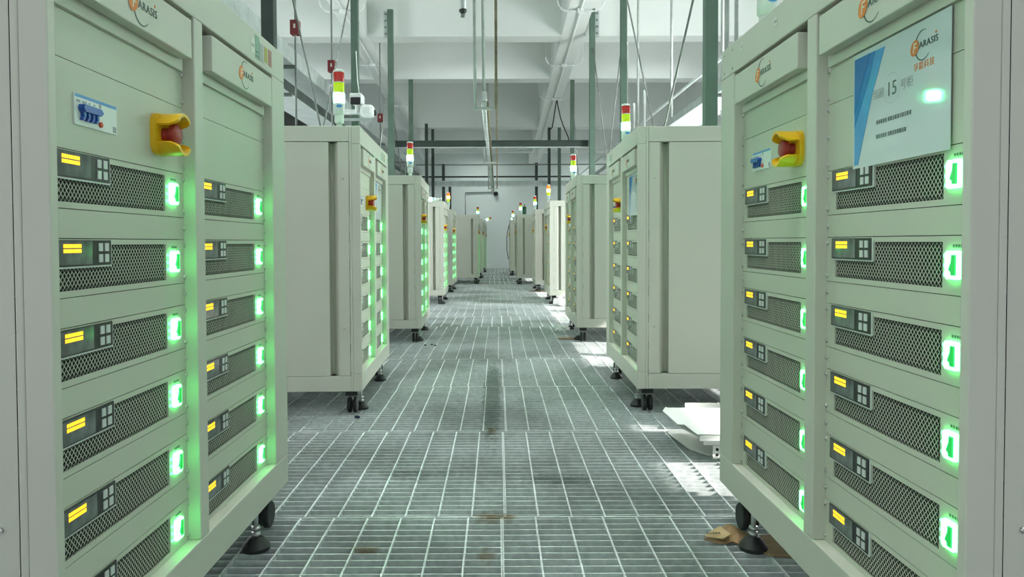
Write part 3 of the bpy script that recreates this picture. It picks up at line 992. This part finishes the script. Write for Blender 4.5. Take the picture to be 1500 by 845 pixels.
# ------------------------------------------------------------------ cable trays, pipes, rods on the left
def tray(label, x0, x1, z, y0, y1, side_h=.10, m='galv', lip='galv_light'):
    t = thing('cable_tray', label, 'cable tray', (0, y0, z), 0, 'galvanised cable trays')
    ln = y1 - y0
    MB().box(x0, x1, 0, ln, 0, .004).build('tray_bottom', lip, t)
    for x in (x0, x1):
        MB().box(x - .003, x + .003, 0, ln, .004, side_h).build('tray_side', m, t)
    k = 1.2
    while k < ln:
        MB().box(x0 - .02, x1 + .02, k - .02, k + .02, -.03, 0).build('support_bar', 'rod', t)
        k += 2.85
    return t
tray('upper galvanised cable tray along the left side', -2.35, -1.98, 2.55, 3.2, 22, .15)
tray('lower galvanised cable tray along the left side', -2.35, -2.02, 2.28, 3.2, 22, .10, 'steel_dark')
tray('galvanised cable tray along the right side', 2.12, 2.5, 2.25, 6.0, 22, .08)
o = rod_thing('black_pipe', 'thick black insulated pipe below the left cable trays', 'pipe', [(-2.75, 3.6, 2.46), (-2.75, 13.0, 2.46)], .17, 'pipe_black', None, 24)
rod_thing('wall_conduit', 'thin pale conduit running high along the right side', 'conduit', [(2.25, 6.0, 2.66), (2.25, 22, 2.66)], .016, 'galv_light')
a = thing('tray_arm', 'dark horizontal arm from the dark left post under the cable tray', 'bracket', (-1.67, 5.30, 2.20))
MB().box(-.75, 0, -.03, .03, -.03, .03).build('arm', 'steel_dark', a)
MB().box(-.12, 0, -.034, .034, .031, .045).build('clip', 'galv', a)
GH = 'thin vertical hanger rods'
for k, (x, y, z0, z1, lab) in enumerate((
    (-1.92, 7.1, 1.9, slope(7.1) + 1.45, 'vertical hanger rod through the first red box'),
    (-1.92, 8.65, 1.9, slope(8.6), 'vertical hanger rod through the second red box'),
    (-1.92, 12.2, 1.9, slope(12.2) + 1.45, 'vertical hanger rod through the far red box'),
    (2.25, 9.6, 2.2, slope(9.6) + 1.4, 'hanger rod dropping to the conduit on the right'),
    (2.25, 12.9, 2.2, slope(12.9) + 1.4, 'hanger rod further back on the right conduit'),
    (2.45, 8.1, 2.2, slope(8.1) + 1.4, 'right hanger rod next to the broad green post'),
    (2.12, 11.2, 2.2, slope(11.2) + 1.4, 'slim hanger rod at the right tray'),
    (2.45, 13.3, 1.2, 3.3, 'short standing pipe seen behind the right brace rods'),
    (2.12, 10.7, 1.2, 3.0, 'pale standing pipe seen right of the brace rods'))):
    rod_thing('hanger_rod', lab, 'rod', [(x, y, z0), (x, y, z1)], .010 if x < 0 else .018, 'rod' if x < 0 else 'rod_grey', GH)
for x, y, r_, lab in ((2.02, 6.55, .022, 'tall grey pipe between broad green post and nearest right cabinet'),
                      (2.12, 6.60, .018, 'second tall grey pipe by the nearest right cabinet')):
    rod_thing('riser_pipe', lab, 'pipe', [(x, y, 0.02), (x, y, slope(y) + 1.4)], r_, 'rod_grey', None, 12)
for x, y, s_, lab in ((-1.92, 7.1, 1.0, 'red box hanging on a rod, topmost and largest of three'),
                      (-1.92, 8.65, 1.0, 'red box hanging on a rod just above the tall stack light'),
                      (-1.92, 12.2, 1.0, 'small dark red box right of the white camera')):
    bx = thing('red_box', lab, 'box', (x, y, 2.80), 0, 'red boxes on hanger rods')
    MB().box(-.04, .04, -.045, .045, 0, .135).build('case', 'red_box', bx, bevel=.003)
    MB().box(-.006, .012, -.047, -.0455, .055, .095).build('label_plate', 'sticker_white', bx)

# white camera on the green post
c = thing('security_camera', 'white security camera with black front on the green post', 'camera', (-1.545, 8.42, 2.36))
MB().box(-.26, .13, -.05, -.03, -.165, -.135).build('mounting_rail', 'galv', c)
MB().cyl((-.20, -.04, -.065), (.02, -.04, -.065), .030, 12).build('arm', 'cam_white', c)
MB().lathe([(.05, -.22), (.05, -.20)], 14, 'x', (0, -.04, -.065)).build('arm_flange', 'cam_white', c)
body = MB().box(-.075, .055, -.26, -.06, .00, .105).build('camera_body', 'cam_white', c, bevel=.012)
MB().box(-.066, .046, -.275, -.255, -.025, .058).build('lens_window', 'cam_black', c, bevel=.01)
MB().cyl((-.01, -.15, -.10), (-.01, -.15, .0), .028, 12).build('pan_joint', 'cam_white', c)
MB().box(.02, .17, -.20, -.02, -.135, -.005).build('second_housing', 'cam_white', c, bevel=.035)
MB().box(.12, .185, -.12, -.02, -.115, -.045).build('second_lens', 'cam_black', c, bevel=.02)
MB().tube([(.0, -.06, .10), (-.03, -.03, .30), (-.045, -.02, .62)], .006, 6).build('cable', 'cam_white', c)

# conduits under the long beams
def conduit(label, xc, ys):
    c_ = thing('conduit_run', label, 'conduit', (xc, 0, 0))
    y0, y1 = 4.0, 22.0
    MB().cyl((0, y0, slope(y0) - .035), (0, y1, slope(y1) - .035), .014, 8).build('conduit', 'conduit_white', c_)
    for y in ys:
        z = slope(y) - .04
        MB().box(-.045, .045, y - .04, y + .04, z - .035, z + .02).build('junction_box', 'conduit_white', c_)
        for s_ in (-1, 1):
            pts = [(s_*.045, y, z - .01)]
            for i in range(7):
                a_ = R(-90 + 15 * i)
                pts.append((s_*(.18 + .14 * math.cos(a_)), y, z + .13 + .14 * math.sin(a_)))
            pts.append((s_*.32, y, z + 1.2))
            MB().tube(pts, .010, 6).build('branch_conduit', 'conduit_white', c_)
conduit('white conduit run under the left ceiling beam', -2.15, (10.4, 12.9, 15.8))
conduit('white conduit run under the right ceiling beam', 1.17, (10.4, 12.95, 15.3))
bc = [(1.08, 15.4, 3.13), (1.14, 15.4, 3.20), (1.17, 15.4, 3.38), (1.20, 15.4, 3.58), (1.235, 15.4, 3.775), (1.27, 15.4, 3.58), (1.31, 15.4, 3.40), (1.38, 15.4, 3.20), (1.47, 15.4, 3.0), (1.52, 15.4, 2.75)]
rod_thing('black_cable', 'black cable looping down beside the slim right post', 'cable', bc, .012, 'pipe_black')

# end wall fittings
rod_thing('wall_conduit', 'thin conduit bending at a corner on the end wall', 'conduit',
          [(-1.03, 23.78, .4), (-1.03, 23.78, 2.42), (-.06, 23.78, 2.44)], .014, 'rod')
d = thing('dome_camera', 'small black dome camera mounted on the end wall', 'camera', (-.05, 23.78, 2.38))
MB().lathe([(.075, .0), (.075, -.04), (.05, -.07)], 18, 'y').build('dome', 'cam_black', d)
MB().box(-.02, .02, -.03, .0, -.16, -.07).build('bracket', 'cam_white', d)
rod_thing('hanging_cable', 'thin dark cable curving down at the far right cabinets', 'cable',
          [(.42, 20.85, 1.372), (.345, 20.785, 1.366), (.29, 20.7, 1.2), (.255, 20.6, .95), (.26, 20.6, .6), (.30, 20.6, .35)], .010, 'pipe_black')

# ------------------------------------------------------------------ loose things on the floor
def sheet_piece(label, loc, rz, poly, t=.003, m='sheet_white', flange=None, holes=None, tilt=(0, 0)):
    s_ = thing('metal_sheet', label, 'metal sheet', loc, rz, 'white sheet metal pieces in the heap')
    s_.rotation_euler = (tilt[0], tilt[1], rz)
    MB().prism(poly, t, 'xy').build('sheet', m, s_)
    if flange:
        (x0, x1, y, h_) = flange
        MB().box(x0, x1, y, y + .003, -h_, 0).build('flange', m, s_)
        if holes:
            mk = MB()
            n_ = holes
            for i in range(n_):
                for zz in (.30, .70):
                    xx = x0 + (x1 - x0) * (i + .5) / n_
                    mk.lathe([(.006, y - .0010), (.006, y + .0005)], 8, 'y', (xx, 0, -h_ * zz))
            mk.build('hole_row', 'dark_gap', s_)
    return s_
sheet_piece('bottom white metal sheet lying flat on the grating', (0, 0, .004), 0, [(.745, 3.18), (.722, 3.13), (.75, 2.88), (.80, 2.80), (1.22, 2.78), (1.22, 3.18), (.82, 3.18)])
sheet_piece('second metal sheet in the heap with a hole-punched flange', (0, 0, .060), 0, [(.735, 3.06), (.80, 2.74), (1.22, 2.74), (1.22, 3.10), (.76, 3.10)], .003, 'sheet_white', (.80, 1.22, 2.737, .050), 13)
sheet_piece('third metal sheet in the heap, folded front edge', (0, 0, .086), 0, [(.712, 3.05), (.752, 2.74), (1.24, 2.72), (1.24, 3.10), (.73, 3.10)], .003, 'sheet_white', (.76, 1.24, 2.717, .018))
sheet_piece('topmost white metal sheet of the heap in full sun', (0, 0, .112), 0, [(.687, 3.07), (.694, 2.84), (.718, 2.84), (.73, 2.69), (1.27, 2.68), (1.27, 3.10), (.71, 3.13)], .003, 'sheet_white', (.735, 1.27, 2.677, .018))
br = thing('perforated_rail', 'white hole-punched metal rail standing behind the heap of sheets', 'rail', (.815, 3.21, .002), R(-2))
MB().box(.0, .50, 0, .003, 0, .115).build('web', 'sheet_white', br)
MB().box(.0, .50, .003, .035, 0, .003).build('foot', 'sheet_white', br)
mk = MB()
for i in range(6):
    for zz in (.055, .085):
        mk.lathe([(.005, -.001), (.005, .0)], 8, 'y', (.07 + .028 * i, 0, zz))
mk.build('hole_row', 'dark_gap', br)

def crumple(label, loc, rz, outline, m, amp, cat, name, edge=None, seed=1, thick=.004):
    """torn board: a triangulated outline raised unevenly, with thickness"""
    rnd = random.Random(seed)
    bm = bmesh.new()
    vs_ = [bm.verts.new((x, y, 0)) for x, y in outline]
    bm.faces.new(vs_)
    bmesh.ops.triangulate(bm, faces=bm.faces)
    bmesh.ops.subdivide_edges(bm, edges=bm.edges, cuts=3, use_grid_fill=True)
    for v in bm.verts:
        v.co.z = max(0.0, amp(v.co.x, v.co.y)) + rnd.uniform(0, .0015)
    me = bpy.data.meshes.new(name)
    bm.to_mesh(me); bm.free()
    me.materials.append(MATS[m])
    o_ = put(name, me)
    so = o_.modifiers.new('thickness', 'SOLIDIFY'); so.thickness = thick; so.offset = 1
    o_.location = loc; o_.rotation_euler = (0, 0, rz)
    tag(o_, label, cat)
    return o_
cb = crumple('torn brown cardboard sheet lying under the near foot of the nearest right cabinet', (.555, 1.98, .0045), 0,
        [(0, 0), (.05, .045), (.11, .075), (.15, .05), (.22, .06), (.32, .05), (.34, -.08), (.29, -.10), (.22, -.095), (.15, -.075), (.11, -.03), (.08, .0), (.04, -.01)],
        'cardboard', lambda x, y: (.030 * math.exp(-((x - .085) ** 2 / .0012 + (y - .055) ** 2 / .0015)) + .012 * max(0, (.06 - x) / .06)), 'cardboard', 'cardboard_sheet')
fl = MB().add([(.002, .002, .016), (.05, -.006, .012), (.075, .006, .020), (.055, .036, .030), (.02, .018, .022)], [(0, 1, 2, 3, 4)])
fo = fl.build('printed_flap', 'cardboard_pale', cb)
so = fo.modifiers.new('thickness', 'SOLIDIFY'); so.thickness = .003
pr = MB()
for i in range(5):
    pr.box(.010 + i * .008, .014 + i * .008, .002 + i * .001, .007 + i * .001, .0245 , .0255)
pr.build('print_marks', 'rubber', fo)
crumple('torn cardboard scrap beside the casters of the fifth right cabinet', (.50, 12.35, .0045), 0,
        [(0, 0), (.12, .06), (.30, .04), (.34, -.10), (.16, -.14)], 'cardboard', lambda x, y: .01 * math.sin(12 * x), 'cardboard', 'cardboard_scrap', seed=4)
crumple('flat brown scrap at the casters of the third right cabinet', (.50, 6.25, .0045), 0,
        [(0, 0), (.06, .03), (.16, .02), (.17, -.05), (.03, -.05)], 'cardboard', lambda x, y: .004, 'cardboard', 'cardboard_scrap', seed=5)
crumple('brown scrap by the caster of the left cabinet jutting out', (-.34, 14.55, .0045), 0,
        [(0, 0), (.10, .05), (.20, .02), (.12, -.06)], 'cardboard', lambda x, y: .01, 'cardboard', 'cardboard_scrap', seed=6)
def bag(label, loc, s_, seed):
    rnd = random.Random(seed)
    bm = bmesh.new()
    bmesh.ops.create_icosphere(bm, subdivisions=3, radius=1)
    for v in bm.verts:
        n_ = 1 + .28 * math.sin(5 * v.co.x + seed) * math.cos(6 * v.co.y + 2 * seed) + rnd.uniform(-.14, .14)
        v.co = Vector((v.co.x * n_ * s_[0], v.co.y * n_ * s_[1], max(-.35, v.co.z * n_) * s_[2] + .35 * s_[2]))
    me = bpy.data.meshes.new('crumpled_bag')
    bm.to_mesh(me); bm.free()
    me.materials.append(MATS['plastic_bag'])
    o_ = put('crumpled_bag', me, None, 0, loc)
    return tag(o_, label, 'bag')
bag('crumpled white plastic bag at the caster of the fourth right cabinet', (.82, 9.55, .002), (.10, .09, .07), 2)
bag('larger crumpled white bag beside the fourth right cabinet', (1.10, 9.50, .002), (.11, .09, .11), 5)
bag('crumpled white scrap under the third right cabinet', (.60, 6.85, .002), (.07, .06, .035), 8)
MBc = MB().box(-.012, .012, -.008, .008, 0, .010).build('plastic_cap', 'blue_plastic', None, .002, (-.66, 3.44, .001))
tag(MBc, 'tiny dark blue plastic cap on the grating before the second left cabinet', 'cap')
for (x, y) in ((-.53, 5.9), (-.50, 5.85), (-.58, 5.87)):
    pc = MB().lathe([(.010, 0), (.012, .004), (.006, .009)], 8).build('black_speck', 'rubber', None, 0, (x, y, .001))
    tag(pc, 'tiny black crumb on the grating before the third left cabinet', 'debris', 'black crumbs on the floor')
